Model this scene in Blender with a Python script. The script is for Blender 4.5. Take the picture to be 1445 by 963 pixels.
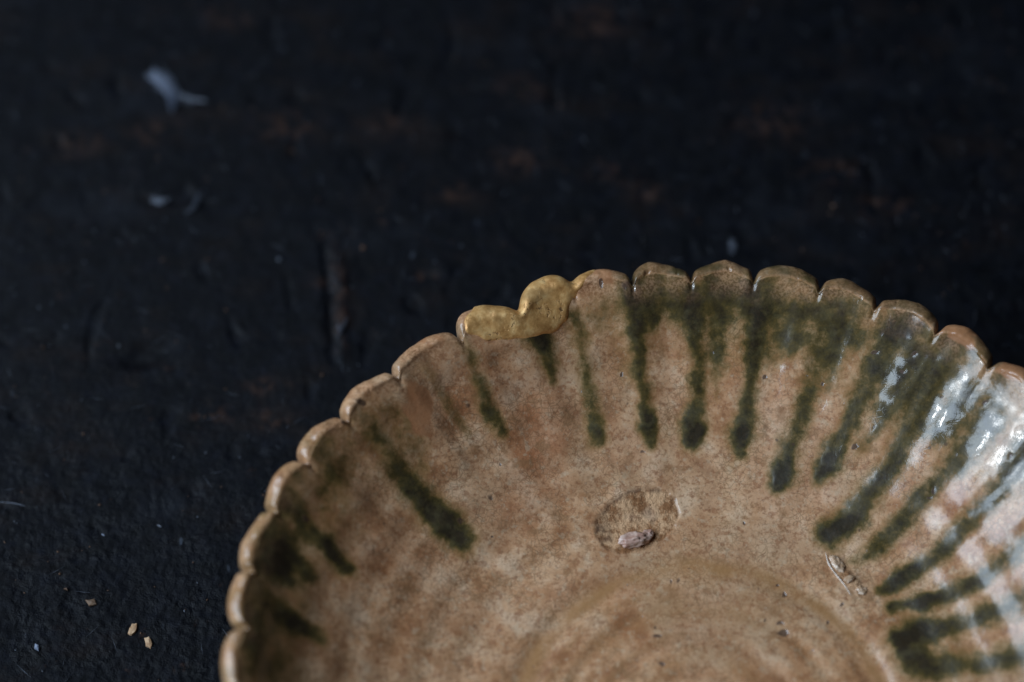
import bpy, math, random
import numpy as np
from mathutils import Vector, Matrix

random.seed(7)
RNG = np.random.RandomState(11)
scene = bpy.context.scene
for o in list(bpy.data.objects):
    bpy.data.objects.remove(o)
MM = 0.001                      # everything below is written in millimetres
col = scene.collection

# ------------------------------------------------------------------ camera
CAM_E, CAM_D, CAM_X, CAM_Y, CAM_ROLL = 1.03414249, 389.734, -27.872, 57.486, -0.0035884
d = Vector((0, math.cos(CAM_E), -math.sin(CAM_E)))
r = Vector((1, 0, 0)); u = r.cross(d)
c, s = math.cos(CAM_ROLL), math.sin(CAM_ROLL)
r2 = c * r + s * u; u2 = -s * r + c * u
loc = Vector((CAM_X, CAM_Y, 26.0)) - CAM_D * d
cd = bpy.data.cameras.new('camera'); cam = bpy.data.objects.new('camera', cd); col.objects.link(cam)
m = Matrix((r2, u2, -d)).transposed().to_4x4(); m.translation = loc * MM
cam.matrix_world = m
cd.lens = 90; cd.sensor_width = 36; cd.clip_start = 0.01; cd.clip_end = 20
cd.dof.use_dof = True; cd.dof.focus_distance = 0.394; cd.dof.aperture_fstop = 5.6; cd.dof.aperture_blades = 9
scene.camera = cam

# ------------------------------------------------------------------ light: one window to the left, dim room
world = bpy.data.worlds.new('World'); scene.world = world; world.use_nodes = True
bg = world.node_tree.nodes['Background']
bg.inputs['Color'].default_value = (0.62, 0.72, 0.9, 1); bg.inputs['Strength'].default_value = 0.02

def area(name, pos, target, sx, sy, power, color):
    L = bpy.data.lights.new(name, 'AREA'); L.shape = 'RECTANGLE'; L.size = sx; L.size_y = sy
    L.energy = power; L.color = color
    o = bpy.data.objects.new(name, L); col.objects.link(o); o.location = pos
    o.rotation_euler = (Vector(target) - Vector(pos)).to_track_quat('-Z', 'Y').to_euler()
    return o
WCOL = (0.66, 0.82, 1.0)
for wy, wz, wh in ((-0.30, 0.58, 0.52), (0.02, 0.64, 0.74), (0.34, 0.64, 0.74)):                 # three panes of one window, above and to the left
    area('window_light', (-0.70, wy, wz), (0, wy, 0.02), 0.30, wh, 6.2 * wh, WCOL)
area('window_gap_light', (-0.575, -0.23, 0.50), (0, 0, 0.02), 0.020, 0.07, 0.45, (0.95, 0.98, 1.0))

vs = scene.view_settings
vs.view_transform = 'Standard'; vs.look = 'None'; vs.exposure = 0.0; vs.gamma = 1.0; vs.use_curve_mapping = False
scene.render.resolution_x = 1024; scene.render.resolution_y = 682

# ------------------------------------------------------------------ surface data (plan mm on the dish / table)
DRIPS = [
    [(-51.5, 44.71, 1.36, 0.3), (-47.41, 42.28, 1.65, 0.52), (-44.81, 39.16, 1.94, 0.73), (-41.11, 35.47, 2.16, 0.95), (-37.38, 32.44, 2.37, 1.0), (-35.56, 31.07, 2.05, 1.0)],
    [(-45.31, 46.03, 1.75, 0.34), (-42.7, 43.44, 1.75, 0.47), (-41.65, 40.8, 0.97, 0.34)],
    [(-62.88, 26.88, 1.55, 0.52), (-60.42, 23.42, 1.4, 0.93), (-57.43, 20.91, 0.87, 0.69)],
    [(-64.48, 24.32, 1.94, 0.6), (-62.13, 21.31, 1.94, 0.95), (-61.14, 19.67, 1.17, 0.6)],
    [(-60.99, 30.95, 1.36, 0.43), (-57.52, 26.89, 1.17, 0.69), (-52.45, 23.64, 1.19, 0.93)],
    [(-64.3, 15.45, 1.55, 0.52), (-59.24, 13.42, 1.51, 0.95), (-55.46, 12.09, 0.87, 0.52)],
    [(-64.79, 12.7, 2.52, 0.52), (-63.06, 6.03, 2.91, 0.52)],
    [(-56.57, 39.01, 1.94, 0.39), (-54.57, 36.48, 1.55, 0.43)],
    [(-41.05, 53.21, 0.68, 0.26), (-36.83, 48.84, 0.78, 0.43), (-34.7, 46.23, 0.68, 0.3)],
    [(-35.48, 57.98, 1.07, 0.43), (-33.04, 54.03, 1.17, 0.6), (-31.44, 49.78, 1.36, 0.69), (-29.72, 47.18, 1.07, 0.77)],
    [(-23.24, 59.67, 1.62, 0.95), (-22.15, 57.21, 1.46, 0.77), (-21.38, 55.5, 0.87, 0.69)],
    [(-26.19, 59.11, 0.87, 0.6), (-23.24, 59.5, 1.17, 0.77)],
    [(-18.52, 63.71, 1.46, 0.43), (-16.98, 58.78, 1.26, 0.56), (-15.57, 52.46, 1.26, 0.6), (-14.72, 47.77, 1.46, 0.73)],
    [(-9.21, 67.23, 1.46, 0.69), (-8.61, 61.93, 1.46, 0.77), (-7.83, 55.7, 1.36, 0.73), (-6.88, 49.39, 1.4, 1.0), (-6.48, 47.03, 0.87, 0.69)],
    [(-6.46, 67.35, 0.87, 0.43), (-5.97, 63.29, 0.97, 0.69)],
    [(-0.45, 68.24, 0.97, 0.6), (0.39, 64.62, 1.26, 0.69), (0.98, 59.47, 1.26, 0.69), (0.97, 53.42, 1.26, 0.73), (0.28, 49.97, 1.94, 1.0), (0.13, 47.91, 1.62, 1.0)],
    [(3.39, 67.81, 1.17, 0.43), (4.23, 63.74, 1.46, 0.52), (3.95, 57.62, 1.26, 0.52), (3.72, 53.68, 0.78, 0.39)],
    [(8.82, 67.76, 1.36, 0.52), (10.22, 63.48, 1.65, 0.73), (9.42, 57.42, 1.26, 0.65), (8.42, 52.28, 1.46, 0.73), (7.81, 48.29, 1.94, 1.0), (7.43, 45.91, 1.17, 0.77)],
    [(14.8, 61.05, 2.33, 0.52), (11.91, 59.07, 1.36, 0.43)],
    [(-16.11, 63.94, 1.75, 0.26), (-11.49, 64.62, 1.55, 0.3), (-7.86, 64.47, 1.36, 0.26)],
    [(-7.88, 66.26, 2.33, 0.26), (2.56, 65.82, 2.91, 0.34), (11.29, 64.24, 3.3, 0.43), (22.04, 61.38, 2.91, 0.39)],
    [(20.5, 59.19, 1.94, 0.52), (17.86, 53.14, 1.46, 0.65), (15.41, 47.43, 1.65, 0.73), (13.87, 42.47, 1.83, 1.0), (13.16, 40.76, 1.29, 1.0)],
    [(22.11, 57.7, 1.17, 0.43), (20.86, 53.32, 0.87, 0.43)],
    [(30.58, 61.05, 1.55, 0.43), (27.2, 54.81, 1.75, 0.65), (23.91, 48.69, 1.55, 0.73), (20.93, 43.94, 1.83, 1.0), (19.45, 41.52, 1.26, 0.77)],
    [(31.05, 54.19, 1.94, 0.52), (28.77, 48.57, 1.55, 0.65), (25.76, 45.02, 1.07, 0.43)],
    [(37.13, 55.59, 2.52, 0.47), (35.18, 51.2, 2.91, 0.6), (33.12, 46.47, 2.14, 0.73), (29.14, 41.08, 1.84, 0.77), (24.33, 35.11, 2.16, 1.0), (20.66, 32.49, 2.05, 1.0)],
    [(33.51, 58.85, 3.11, 0.39), (35.66, 53.32, 4.08, 0.43)],
    [(25.67, 62.68, 3.3, 0.3), (29.46, 57.08, 3.3, 0.34), (30.55, 51.57, 2.52, 0.3)],
    [(-4.01, 49.95, 0.87, 0.19), (-3.68, 39.21, 0.87, 0.14)],
    [(5.75, 44.14, 0.87, 0.19), (5.33, 37.8, 0.78, 0.13)],
    [(-10.59, 57.43, 0.78, 0.13), (-10.07, 49.8, 0.78, 0.1)],
    [(44.68, 45.92, 2.33, 0.6), (38.13, 40.25, 1.75, 0.73), (32.24, 34.63, 1.65, 0.73), (26.91, 29.59, 1.46, 0.73), (23.94, 28.14, 0.97, 0.52)],
    [(40.72, 49.58, 1.94, 0.52), (37.71, 45.64, 2.14, 0.69)],
    [(49.48, 40.02, 2.14, 0.6), (42.98, 34.01, 1.65, 0.73), (37.13, 28.69, 1.55, 0.73), (30.62, 24.65, 1.51, 0.95), (27.68, 23.42, 0.97, 0.69)],
    [(49.61, 28.28, 1.75, 0.69), (41.93, 23.51, 1.55, 0.73), (33.5, 20.86, 1.62, 0.95), (29.06, 20.51, 1.07, 0.77)],
    [(49.63, 19.98, 2.14, 0.69), (40.5, 17.59, 1.75, 0.73), (32.11, 16.3, 2.16, 1.0), (29.7, 15.01, 1.73, 1.0)],
    [(48.95, 11.0, 2.14, 0.69), (37.92, 10.93, 2.14, 0.73), (32.24, 11.31, 2.8, 1.0), (30.78, 12.7, 1.73, 1.0)],
]
STAINS = [
    (-41.94, 47.75, 0.4951, 0.1024, 0.0976, -0.2672, 0.8, 'R'),
    (-40.57, 46.23, 0.5771, 0.2622, 0.1784, -0.3402, 0.55, 'R'),
    (-42.71, 57.99, 0.3492, -0.1344, -0.3945, -0.7278, 0.5, 'R'),
    (-51.11, 49.32, 0.3828, -0.2229, -0.5402, -0.682, 0.4, 'R'),
    (-24.72, 44.79, 0.2409, -0.0012, 0.014, -0.1258, 0.95, 'P'),
    (-26.54, 52.33, 0.3818, -0.0016, 0.031, -0.2667, 0.6, 'P'),
    (-29.81, 51.87, 0.2824, 0.0942, 0.066, -0.1787, 0.45, 'P'),
    (-36.81, 52.43, 0.2659, 0.1254, 0.1359, -0.2625, 0.6, 'P'),
    (-54.57, 33.17, 0.2478, 0.001, 0.0784, -0.2609, 0.35, 'P'),
    (32.18, 33.35, 0.1121, -0.1059, -0.3396, -0.3431, 0.4, 'P'),
    (8.11, 57.48, 0.4578, 0.0006, -0.0068, -0.1819, 0.35, 'P'),
    (-2.86, 57.66, 0.6472, -0.0002, 0.0038, -0.1559, 0.4, 'P'),
    (19.98, 50.07, 0.4381, -0.1384, -0.0566, -0.1648, 0.4, 'P'),
    (-21.61, 52.9, 0.4501, 0.0444, 0.0283, -0.1766, 0.45, 'P'),
    (-11.7, 53.65, 0.6489, -0.0045, 0.0041, -0.1705, 0.35, 'P'),
    (37.51, 36.83, 0.2486, 0.2443, 0.0719, -0.0732, 0.45, 'P'),
    (42.24, 28.78, 0.4307, 0.4804, 0.1205, -0.099, 0.4, 'P'),
    (-45.28, 27.5, 0.1595, 0.0015, 0.0462, -0.2386, 0.25, 'P'),
    (-36.77, 17.78, 0.1183, 0.0008, 0.0226, -0.2994, 0.3, 'P'),
    (-2.87, 15.73, 0.0783, -0.0092, -0.0337, -0.3282, 0.25, 'P'),
    (-3.48, 48.93, 0.6482, -0.0099, 0.0036, -0.1608, 0.5, 'C'),
    (2.36, 40.33, 0.1526, -0.0051, -0.0015, -0.2183, 0.4, 'C'),
    (11.74, 30.94, 0.1012, -0.0216, -0.076, -0.3756, 0.35, 'C'),
    (-32.56, 37.77, 0.2783, 0.1091, 0.0693, -0.1503, 0.35, 'C'),
    (-7.96, 43.6, 0.0759, -0.0014, 0.0103, -0.4589, 0.25, 'C'),
    (26.6, 38.19, 0.1206, -0.1395, -0.4571, -0.4055, 0.35, 'C'),
]
SPECKS = [
    (-14.05, 67.85, 0.49, 0.9),
    (3.18, 59.62, 0.32, 0.6),
    (-10.81, 56.78, 0.32, 0.8),
    (-29.84, 42.72, 0.43, 0.7),
    (-30.94, 37.96, 0.54, 0.6),
    (-7.59, 45.74, 0.54, 0.6),
    (-58.53, 28.88, 0.65, 0.8),
    (7.6, 34.87, 0.54, 0.7),
    (27.89, 57.76, 0.54, 0.9),
    (33.57, 56.58, 0.54, 0.9),
    (32.07, 54.89, 0.54, 0.9),
    (29.19, 59.66, 0.32, 0.7),
    (24.91, 45.41, 0.65, 0.8),
    (20.01, 54.79, 0.43, 0.8),
    (11.38, 56.59, 0.54, 0.8),
    (-6.36, 15.86, 0.65, 0.75),
    (-5.77, 11.38, 0.97, 0.6),
    (-8.59, 19.22, 0.32, 0.5),
    (12.54, 16.48, 0.97, 0.8),
    (12.3, 17.98, 0.65, 0.7),
    (21.54, 20.97, 0.43, 0.95),
    (11.92, 24.42, 0.43, 0.9),
    (13.12, 22.88, 0.65, 0.9),
    (19.53, 17.96, 0.54, 0.6),
    (16.6, 13.58, 0.54, 0.5),
    (8.98, 23.61, 0.65, 0.5),
    (-2.85, 25.07, 0.86, 0.55),
    (-4.14, 24.84, 0.65, 0.5),
    (-1.14, 27.67, 0.32, 0.6),
    (-17.69, 16.37, 0.76, 0.4),
    (-21.88, 21.03, 0.65, 0.4),
    (-14.53, 15.2, 0.54, 0.4),
    (-34.68, 49.7, 0.65, 0.6),
    (-36.3, 48.93, 0.97, 0.3),
    (-47.41, 36.6, 0.43, 0.5),
    (-47.08, 31.23, 0.54, 0.5),
    (-44.8, 35.24, 0.32, 0.4),
    (-43.1, 19.33, 0.76, 0.4),
    (-49.18, 11.32, 0.86, 0.4),
    (-40.97, 16.3, 0.65, 0.35),
    (-35.78, 33.7, 0.65, 0.7),
    (-9.22, 68.02, 1.29, 0.5),
    (-10.09, 67.58, 1.08, 0.6),
    (-50.77, 47.11, 0.97, 0.8),
    (-53.33, 43.67, 0.86, 0.6),
    (36.22, 38.06, 0.65, 0.8),
    (35.67, 37.12, 0.54, 0.7),
    (43.69, 48.41, 0.54, 0.8),
    (37.72, 50.25, 0.43, 0.7),
    (39.69, 42.39, 0.54, 0.6),
    (47.09, 40.68, 0.65, 0.6),
    (27.61, 48.25, 0.32, 0.7),
    (17.86, 55.91, 0.32, 0.6),
    (0.97, 62.1, 0.22, 0.5),
    (4.73, 15.12, 0.65, 0.3),
    (1.18, 11.13, 0.76, 0.3),
    (-10.44, 10.04, 0.65, 0.35),
    (-30.32, 57.1, 0.32, 0.5),
    (-26.54, 52.33, 0.32, 0.5),
    (-16.99, 53.97, 0.32, 0.6),
]
SCAR = (-8.8, 35.16, 0.132, 0.0523, 0.0908, -0.1851)
SCAR_DARK = (-13.94, 33.6, 0.6589, -0.0124, -0.0021, -0.3927)
FRAGMENT = [
    (-9.21, 31.63, 9.34),
    (-6.71, 31.99, 9.32),
    (-11.72, 30.92, 9.34),
]
CRUST = [
    (21.45, 27.64, 9.43),
    (24.69, 23.27, 9.37),
    (19.83, 29.29, 9.47),
    (20.98, 26.95, 9.38),
    (23.04, 22.6, 9.31),
]
# outline of the gold lacquer, mm in plan
GOLD = [
    (-36.85, 65.63),
    (-33.8, 65.23),
    (-34.22, 63.06),
    (-35.65, 60.75),
    (-34.87, 58.89),
    (-33.49, 58.6),
    (-31.57, 58.31),
    (-29.53, 58.41),
    (-26.84, 59.01),
    (-24.13, 59.64),
    (-21.96, 60.5),
    (-20.22, 61.45),
    (-19.13, 62.56),
    (-18.74, 64.65),
    (-17.98, 65.77),
    (-16.78, 66.91),
    (-14.72, 69.67),
    (-14.34, 72.27),
    (-18.16, 74.64),
    (-21.47, 74.65),
    (-30.3, 70.77),
]
LINT = [[(-90.49, 127.38), (-88.36, 125.22), (-86.33, 122.47)], [(-87.89, 125.52), (-86.56, 122.16), (-86.61, 119.13)], [(-86.63, 123.23), (-83.7, 121.69), (-80.72, 121.38)], [(-80.84, 102.54), (-81.39, 99.64), (-83.4, 97.35)], [(-88.93, 101.12), (-87.21, 100.54), (-85.81, 101.25)], [(-88.37, 99.96), (-87.03, 101.4)], [(8.92, 92.68), (9.19, 90.98), (9.01, 89.57)], [(-54.81, 77.62), (-55.79, 75.31), (-56.54, 73.28)], [(-56.4, 76.26), (-56.12, 74.63)], [(-108.97, 43.74), (-106.71, 43.48), (-104.86, 42.97)], [(-92.49, 38.06), (-91.9, 37.68)], [(-83.8, 39.64), (-83.1, 39.14)]]
FLAKES = [[(-86.57, 22.48), (-85.81, 22.59), (-85.84, 21.4), (-86.44, 20.69), (-87.11, 20.93), (-86.84, 21.76)], [(-84.44, 20.09), (-83.8, 20.33), (-83.18, 19.26), (-83.46, 18.55), (-84.13, 18.79)], [(-94.1, 26.46), (-92.69, 26.69), (-92.29, 25.85), (-93.37, 25.61)], [(-97.56, 28.4), (-97.03, 28.64), (-96.88, 28.16)], [(-101.12, 19.33), (-100.54, 18.97), (-100.58, 18.15), (-101.15, 18.5)]]
CRACK = [(-59.32, 93.4), (-58.68, 88.45), (-58.19, 84.26), (-57.77, 78.73), (-57.47, 73.28), (-57.13, 69.91)]
PITS = [(-87.88, 70.71, 4), (-89.54, 69.64, 3), (-85.77, 72.05, 2.5), (-42.29, 85.58, 2)]
RUSTY = [(-66.59, 116.04, 5), (-49.47, 116.71, 4), (-26.17, 124.18, 4), (-42.29, 85.3, 2), (-68.46, 64.62, 2.5), (-66.47, 58.69, 3), (-76.22, 59.39, 3), (-11.14, 106.17, 3), (17.29, 117.17, 6), (-89.18, 115.39, 4), (-57.6, 84.25, 3), (27.61, 106.73, 4), (-5.2, 102.5, 3), (-12.91, 138.87, 6), (-102.45, 113.21, 4), (-26.85, 109.18, 4), (-78.28, 139.95, 4), (-37.72, 102.64, 3), (35.51, 99.43, 4)]

# ------------------------------------------------------------------ numpy helpers
def sst(a, b, x):
    t = np.clip((x - a) / (b - a), 0, 1); return t * t * (3 - 2 * t)
_perm = RNG.permutation(256); _perm = np.concatenate([_perm, _perm, _perm])
_grad = RNG.normal(size=(256, 3)); _grad /= np.linalg.norm(_grad, axis=1)[:, None]
_grad = _grad.astype(np.float32)
def perlin(x, y, z=0.0):
    x = np.asarray(x, np.float32); y = np.asarray(y, np.float32); z = np.zeros_like(x) + np.float32(z)
    xi = np.floor(x).astype(np.int32); yi = np.floor(y).astype(np.int32); zi = np.floor(z).astype(np.int32)
    xf = x - xi; yf = y - yi; zf = z - zi
    f = lambda t: t * t * t * (t * (t * 6 - 15) + 10)
    U, V, Wz = f(xf), f(yf), f(zf)
    xi &= 255; yi &= 255; zi &= 255
    def g(i, j, k):
        G = _grad[_perm[_perm[_perm[xi + i] + yi + j] + zi + k]]
        return G[..., 0] * (xf - i) + G[..., 1] * (yf - j) + G[..., 2] * (zf - k)
    def lerp(a, b, t): return a + t * (b - a)
    a = lerp(lerp(g(0, 0, 0), g(1, 0, 0), U), lerp(g(0, 1, 0), g(1, 1, 0), U), V)
    b = lerp(lerp(g(0, 0, 1), g(1, 0, 1), U), lerp(g(0, 1, 1), g(1, 1, 1), U), V)
    return lerp(a, b, Wz) * 1.6
def fbm(x, y, z=0.0, o=3):
    t = 0; a = 1
    for i in range(o):
        t = t + a * perlin(x * 2 ** i + 17 * i, y * 2 ** i - 9 * i, np.asarray(z) * 2 ** i + 3.3 * i); a *= 0.5
    return t

def seg_mask(x, y, pts):
    """soft stroke through (x, y, halfwidth, strength) points; distance in plan"""
    best = np.zeros(x.shape, np.float32)
    for (x0, y0, w0, i0), (x1, y1, w1, i1) in zip(pts[:-1], pts[1:]):
        dx, dy = x1 - x0, y1 - y0; L = dx * dx + dy * dy + 1e-9
        t = np.clip(((x - x0) * dx + (y - y0) * dy) / L, 0, 1)
        w = w0 + t * (w1 - w0); i = i0 + t * (i1 - i0)
        dd = np.hypot(x - x0 - t * dx, y - y0 - t * dy) / w
        best = np.maximum(best, i * np.exp(-(dd ** 2) * 0.52 - 0.07 * dd ** 4))
    return best

def grid_mesh(name, P, closed, parent=None, mat=None, attrs=None, smooth=True):
    """P: (rows, cols, 3) in mm"""
    n, mcols = P.shape[:2]
    idx = np.arange(n * mcols).reshape(n, mcols)
    if closed:
        a = idx[:-1]; b = idx[1:]
        q = np.stack([a, np.roll(a, -1, 1), np.roll(b, -1, 1), b], -1).reshape(-1, 4)
    else:
        q = np.stack([idx[:-1, :-1], idx[:-1, 1:], idx[1:, 1:], idx[1:, :-1]], -1).reshape(-1, 4)
    me = bpy.data.meshes.new(name)
    me.vertices.add(n * mcols); me.vertices.foreach_set('co', (P * MM).astype(np.float32).ravel())
    me.loops.add(q.size); me.loops.foreach_set('vertex_index', q.astype(np.int32).ravel())
    me.polygons.add(len(q)); me.polygons.foreach_set('loop_start', np.arange(0, q.size, 4, dtype=np.int32))
    me.update(calc_edges=True)
    me.shade_smooth() if smooth else me.shade_flat()
    for k, v in (attrs or {}).items():
        at = me.attributes.new(k, 'FLOAT', 'POINT'); at.data.foreach_set('value', v.astype(np.float32).ravel())
    o = bpy.data.objects.new(name, me); col.objects.link(o); o.parent = parent
    if mat: me.materials.append(mat)
    return o

# ------------------------------------------------------------------ node helpers
class NT:
    def __init__(s, name):
        s.m = bpy.data.materials.new(name); s.m.use_nodes = True; s.t = s.m.node_tree
        s.b = s.t.nodes['Principled BSDF']
        s.co = s.t.nodes.new('ShaderNodeTexCoord').outputs['Object']
    def lk(s, a, b):
        if hasattr(a, 'is_linked') or hasattr(a, 'links'): s.t.links.new(a, b)
        else: b.default_value = a
    def noise(s, scale, detail=3, rough=0.55, vec=None, dist=0.0, out='Fac'):
        n = s.t.nodes.new('ShaderNodeTexNoise'); n.inputs['Scale'].default_value = scale
        n.inputs['Detail'].default_value = detail; n.inputs['Roughness'].default_value = rough
        n.inputs['Distortion'].default_value = dist; s.t.links.new(vec or s.co, n.inputs['Vector']); return n.outputs[out]
    def vor(s, scale, feature='F1', vec=None, out='Distance', rnd=1.0):
        n = s.t.nodes.new('ShaderNodeTexVoronoi'); n.feature = feature; n.inputs['Scale'].default_value = scale
        n.inputs['Randomness'].default_value = rnd
        s.t.links.new(vec or s.co, n.inputs['Vector']); return n.outputs[out]
    def mp(s, v, a, b, c=0.0, d=1.0, smooth=True):
        n = s.t.nodes.new('ShaderNodeMapRange'); n.interpolation_type = 'SMOOTHSTEP' if smooth else 'LINEAR'
        s.lk(v, n.inputs['Value'])
        for k, x in zip(('From Min', 'From Max', 'To Min', 'To Max'), (a, b, c, d)): n.inputs[k].default_value = x
        return n.outputs['Result']
    def math(s, op, a, b=0.0, clamp=False):
        n = s.t.nodes.new('ShaderNodeMath'); n.operation = op; n.use_clamp = clamp
        s.lk(a, n.inputs[0]); s.lk(b, n.inputs[1]); return n.outputs[0]
    def mix(s, f, a, b, mode='MIX'):
        n = s.t.nodes.new('ShaderNodeMix'); n.data_type = 'RGBA'; n.blend_type = mode
        s.lk(f, n.inputs[0]); s.lk(a if not isinstance(a, tuple) else a + (1,), n.inputs[6])
        s.lk(b if not isinstance(b, tuple) else b + (1,), n.inputs[7]); return n.outputs[2]
    def attr(s, name):
        n = s.t.nodes.new('ShaderNodeAttribute'); n.attribute_name = name; return n.outputs['Fac']
    def ramp(s, v, stops):
        n = s.t.nodes.new('ShaderNodeValToRGB'); s.t.links.new(v, n.inputs[0]); e = n.color_ramp.elements
        while len(e) < len(stops): e.new(0.5)
        for i, (p, c) in enumerate(stops): e[i].position = p; e[i].color = c + (1,)
        return n.outputs[0]
    def warp(s, scale, amt):
        n = s.t.nodes.new('ShaderNodeTexNoise'); n.inputs['Scale'].default_value = scale; n.inputs['Detail'].default_value = 2
        s.t.links.new(s.co, n.inputs['Vector'])
        v = s.t.nodes.new('ShaderNodeVectorMath'); v.operation = 'MULTIPLY_ADD'
        s.t.links.new(n.outputs['Color'], v.inputs[0]); v.inputs[1].default_value = (amt,) * 3; s.t.links.new(s.co, v.inputs[2])
        return v.outputs[0]
    def stretch(s, sc, rot=(0, 0, 0), vec=None):
        n = s.t.nodes.new('ShaderNodeMapping'); n.inputs['Scale'].default_value = sc; n.inputs['Rotation'].default_value = rot
        s.t.links.new(vec or s.co, n.inputs['Vector']); return n.outputs[0]
    def bump(s, h, strength, dist, prev=None, to=('Normal',)):
        n = s.t.nodes.new('ShaderNodeBump'); n.inputs['Strength'].default_value = strength
        n.inputs['Distance'].default_value = dist; s.lk(h, n.inputs['Height'])
        if prev: s.t.links.new(prev, n.inputs['Normal'])
        for k in to: s.t.links.new(n.outputs[0], s.b.inputs[k])
        return n.outputs[0]
    def set(s, **k):
        for a, v in k.items():
            a = a.replace('_', ' ')
            if isinstance(v, tuple) and len(v) == 3: v = v + (1,)
            s.lk(v, s.b.inputs[a])

def ceramic():
    n = NT('ash_glazed_clay')
    w = n.warp(350, 0.0012)
    big = n.noise(45, 3); mid = n.noise(190, 4, 0.62); fine = n.noise(900, 3, 0.65); grit = n.noise(2600, 2, 0.6)
    base = n.ramp(mid, [(0.32, (0.33, 0.140, 0.058)), (0.43, (0.52, 0.262, 0.125)), (0.54, (0.65, 0.372, 0.202)), (0.66, (0.75, 0.495, 0.310))])
    base = n.mix(n.mp(big, 0.50, 0.68, 0, 0.55), base, (0.50, 0.315, 0.175))          # duller, greyer clouds in the glaze
    base = n.mix(n.mp(n.noise(75, 2, 0.5, n.stretch((1, 1, 1), (0.3, 0.7, 0.2))), 0.50, 0.70, 0, 0.35), base, (0.56, 0.285, 0.16))
    base = n.mix(n.math('MULTIPLY', n.attr('pink'), n.mp(mid, 0.3, 0.62, 1, 0.45)), base, (0.42, 0.145, 0.055))
    base = n.mix(n.math('MULTIPLY', n.attr('cream'), 0.9), base, (0.70, 0.46, 0.28))
    base = n.mix(n.mp(fine, 0.50, 0.66, 0, 0.6), base, (0.30, 0.115, 0.045))
    base = n.mix(n.mp(n.noise(1500, 2, 0.6), 0.54, 0.66, 0, 0.45), base, (0.22, 0.09, 0.04))
    base = n.mix(n.mp(n.noise(800, 3, 0.6, n.stretch((1.0, 1.0, 1.0), (1.1, 0.4, 0.2))), 0.56, 0.68, 0, 0.4), base, (0.66, 0.49, 0.32))
    base = n.mix(n.mp(grit, 0.60, 0.72, 0, 0.35), base, (0.62, 0.46, 0.32))
    base = n.mix(n.mp(n.noise(330, 4, 0.7), 0.55, 0.66, 0, 0.6), base, (0.30, 0.15, 0.065))
    # fine crackle stained brown
    crk = n.vor(950, 'DISTANCE_TO_EDGE', w); crk2 = n.vor(430, 'DISTANCE_TO_EDGE', w)
    line = n.math('MAXIMUM', n.mp(crk, 0.0, 0.085, 0.55, 0), n.mp(crk2, 0.0, 0.03, 0.65, 0))
    line = n.math('MULTIPLY', line, n.mp(n.noise(140, 2), 0.4, 0.62, 0.15, 1))
    base = n.mix(line, base, (0.20, 0.11, 0.05))
    # thrown ring stain in the well
    base = n.mix(n.math('MULTIPLY', n.attr('ring'), n.mp(n.noise(120, 3), 0.35, 0.6, 0.3, 0.85)), base, (0.40, 0.20, 0.075))
    # green copper glaze
    fibr = n.noise(700, 4, 0.7)
    g = n.math('ADD', n.attr('green'), n.math('MULTIPLY', n.math('SUBTRACT', fibr, 0.5), n.mp(n.attr('green'), 0.02, 0.3, 0, 0.75)))
    g = n.math('ADD', g, n.math('MULTIPLY', n.math('SUBTRACT', n.noise(230, 2), 0.5), n.mp(n.attr('green'), 0.02, 0.3, 0, 0.7)))
    gcol = n.ramp(g, [(0.0, (0.36, 0.21, 0.075)), (0.28, (0.26, 0.150, 0.040)), (0.52, (0.130, 0.088, 0.020)), (0.72, (0.048, 0.040, 0.010)), (0.90, (0.010, 0.0105, 0.004))])
    gcol = n.mix(n.mp(n.noise(420, 3), 0.5, 0.7, 0, 0.35), gcol, (0.12, 0.105, 0.045))
    base = n.mix(n.mp(g, 0.05, 0.60, 0, 0.95, False), base, gcol)
    base = n.mix(n.math('MULTIPLY', line, n.mp(g, 0.2, 0.6, 0, 0.5)), base, (0.02, 0.02, 0.01))
    # thin glaze over the rim lets brown and orange clay through
    edge = n.math('MULTIPLY', n.attr('edge'), n.mp(n.noise(300, 3, 0.6), 0.38, 0.62, 0.15, 1))
    base = n.mix(n.math('MULTIPLY', edge, 0.6), base, n.mix(n.mp(grit, 0.42, 0.58), (0.27, 0.125, 0.055), (0.66, 0.36, 0.20)))
    base = n.mix(n.math('MULTIPLY', n.attr('lip_olive_shade'), n.mp(n.noise(260, 3), 0.35, 0.65, 0.45, 0.98)), base, (0.060, 0.045, 0.015))  # olive glaze on the back lip, plus shade painted into lip and notches
    rm = n.math('ADD', n.attr('rust'), n.math('MULTIPLY', n.math('SUBTRACT', n.noise(420, 3, 0.6), 0.5), 0.5))
    base = n.mix(n.mp(rm, 0.3, 0.62, 0, 0.8), base, n.mix(mid, (0.36, 0.13, 0.05), (0.46, 0.225, 0.105)))
    # dark iron specks
    sp = n.math('MULTIPLY', n.mp(n.vor(310, 'F1', w), 0.05, 0.12, 1, 0), n.mp(n.noise(90, 2), 0.55, 0.66))
    base = n.mix(n.math('MULTIPLY', sp, 0.75), base, (0.085, 0.05, 0.03))
    sk = n.mp(n.math('ADD', n.attr('speck'), n.math('MULTIPLY', n.math('SUBTRACT', fibr, 0.5), 0.5)), 0.28, 0.6, 0, 0.85)
    base = n.mix(n.math('MULTIPLY', sk, n.mp(n.attr('speck'), 0.02, 0.1)), base, (0.085, 0.048, 0.032))
    # bare kiln scar
    sc = n.attr('scar')
    scol = n.mix(n.mp(n.noise(420, 5, 0.75), 0.40, 0.60), (0.30, 0.135, 0.055), (0.70, 0.42, 0.23)); scol = n.mix(n.mp(n.noise(130, 2), 0.54, 0.64, 0, 0.5), scol, (0.50, 0.34, 0.23))
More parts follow.
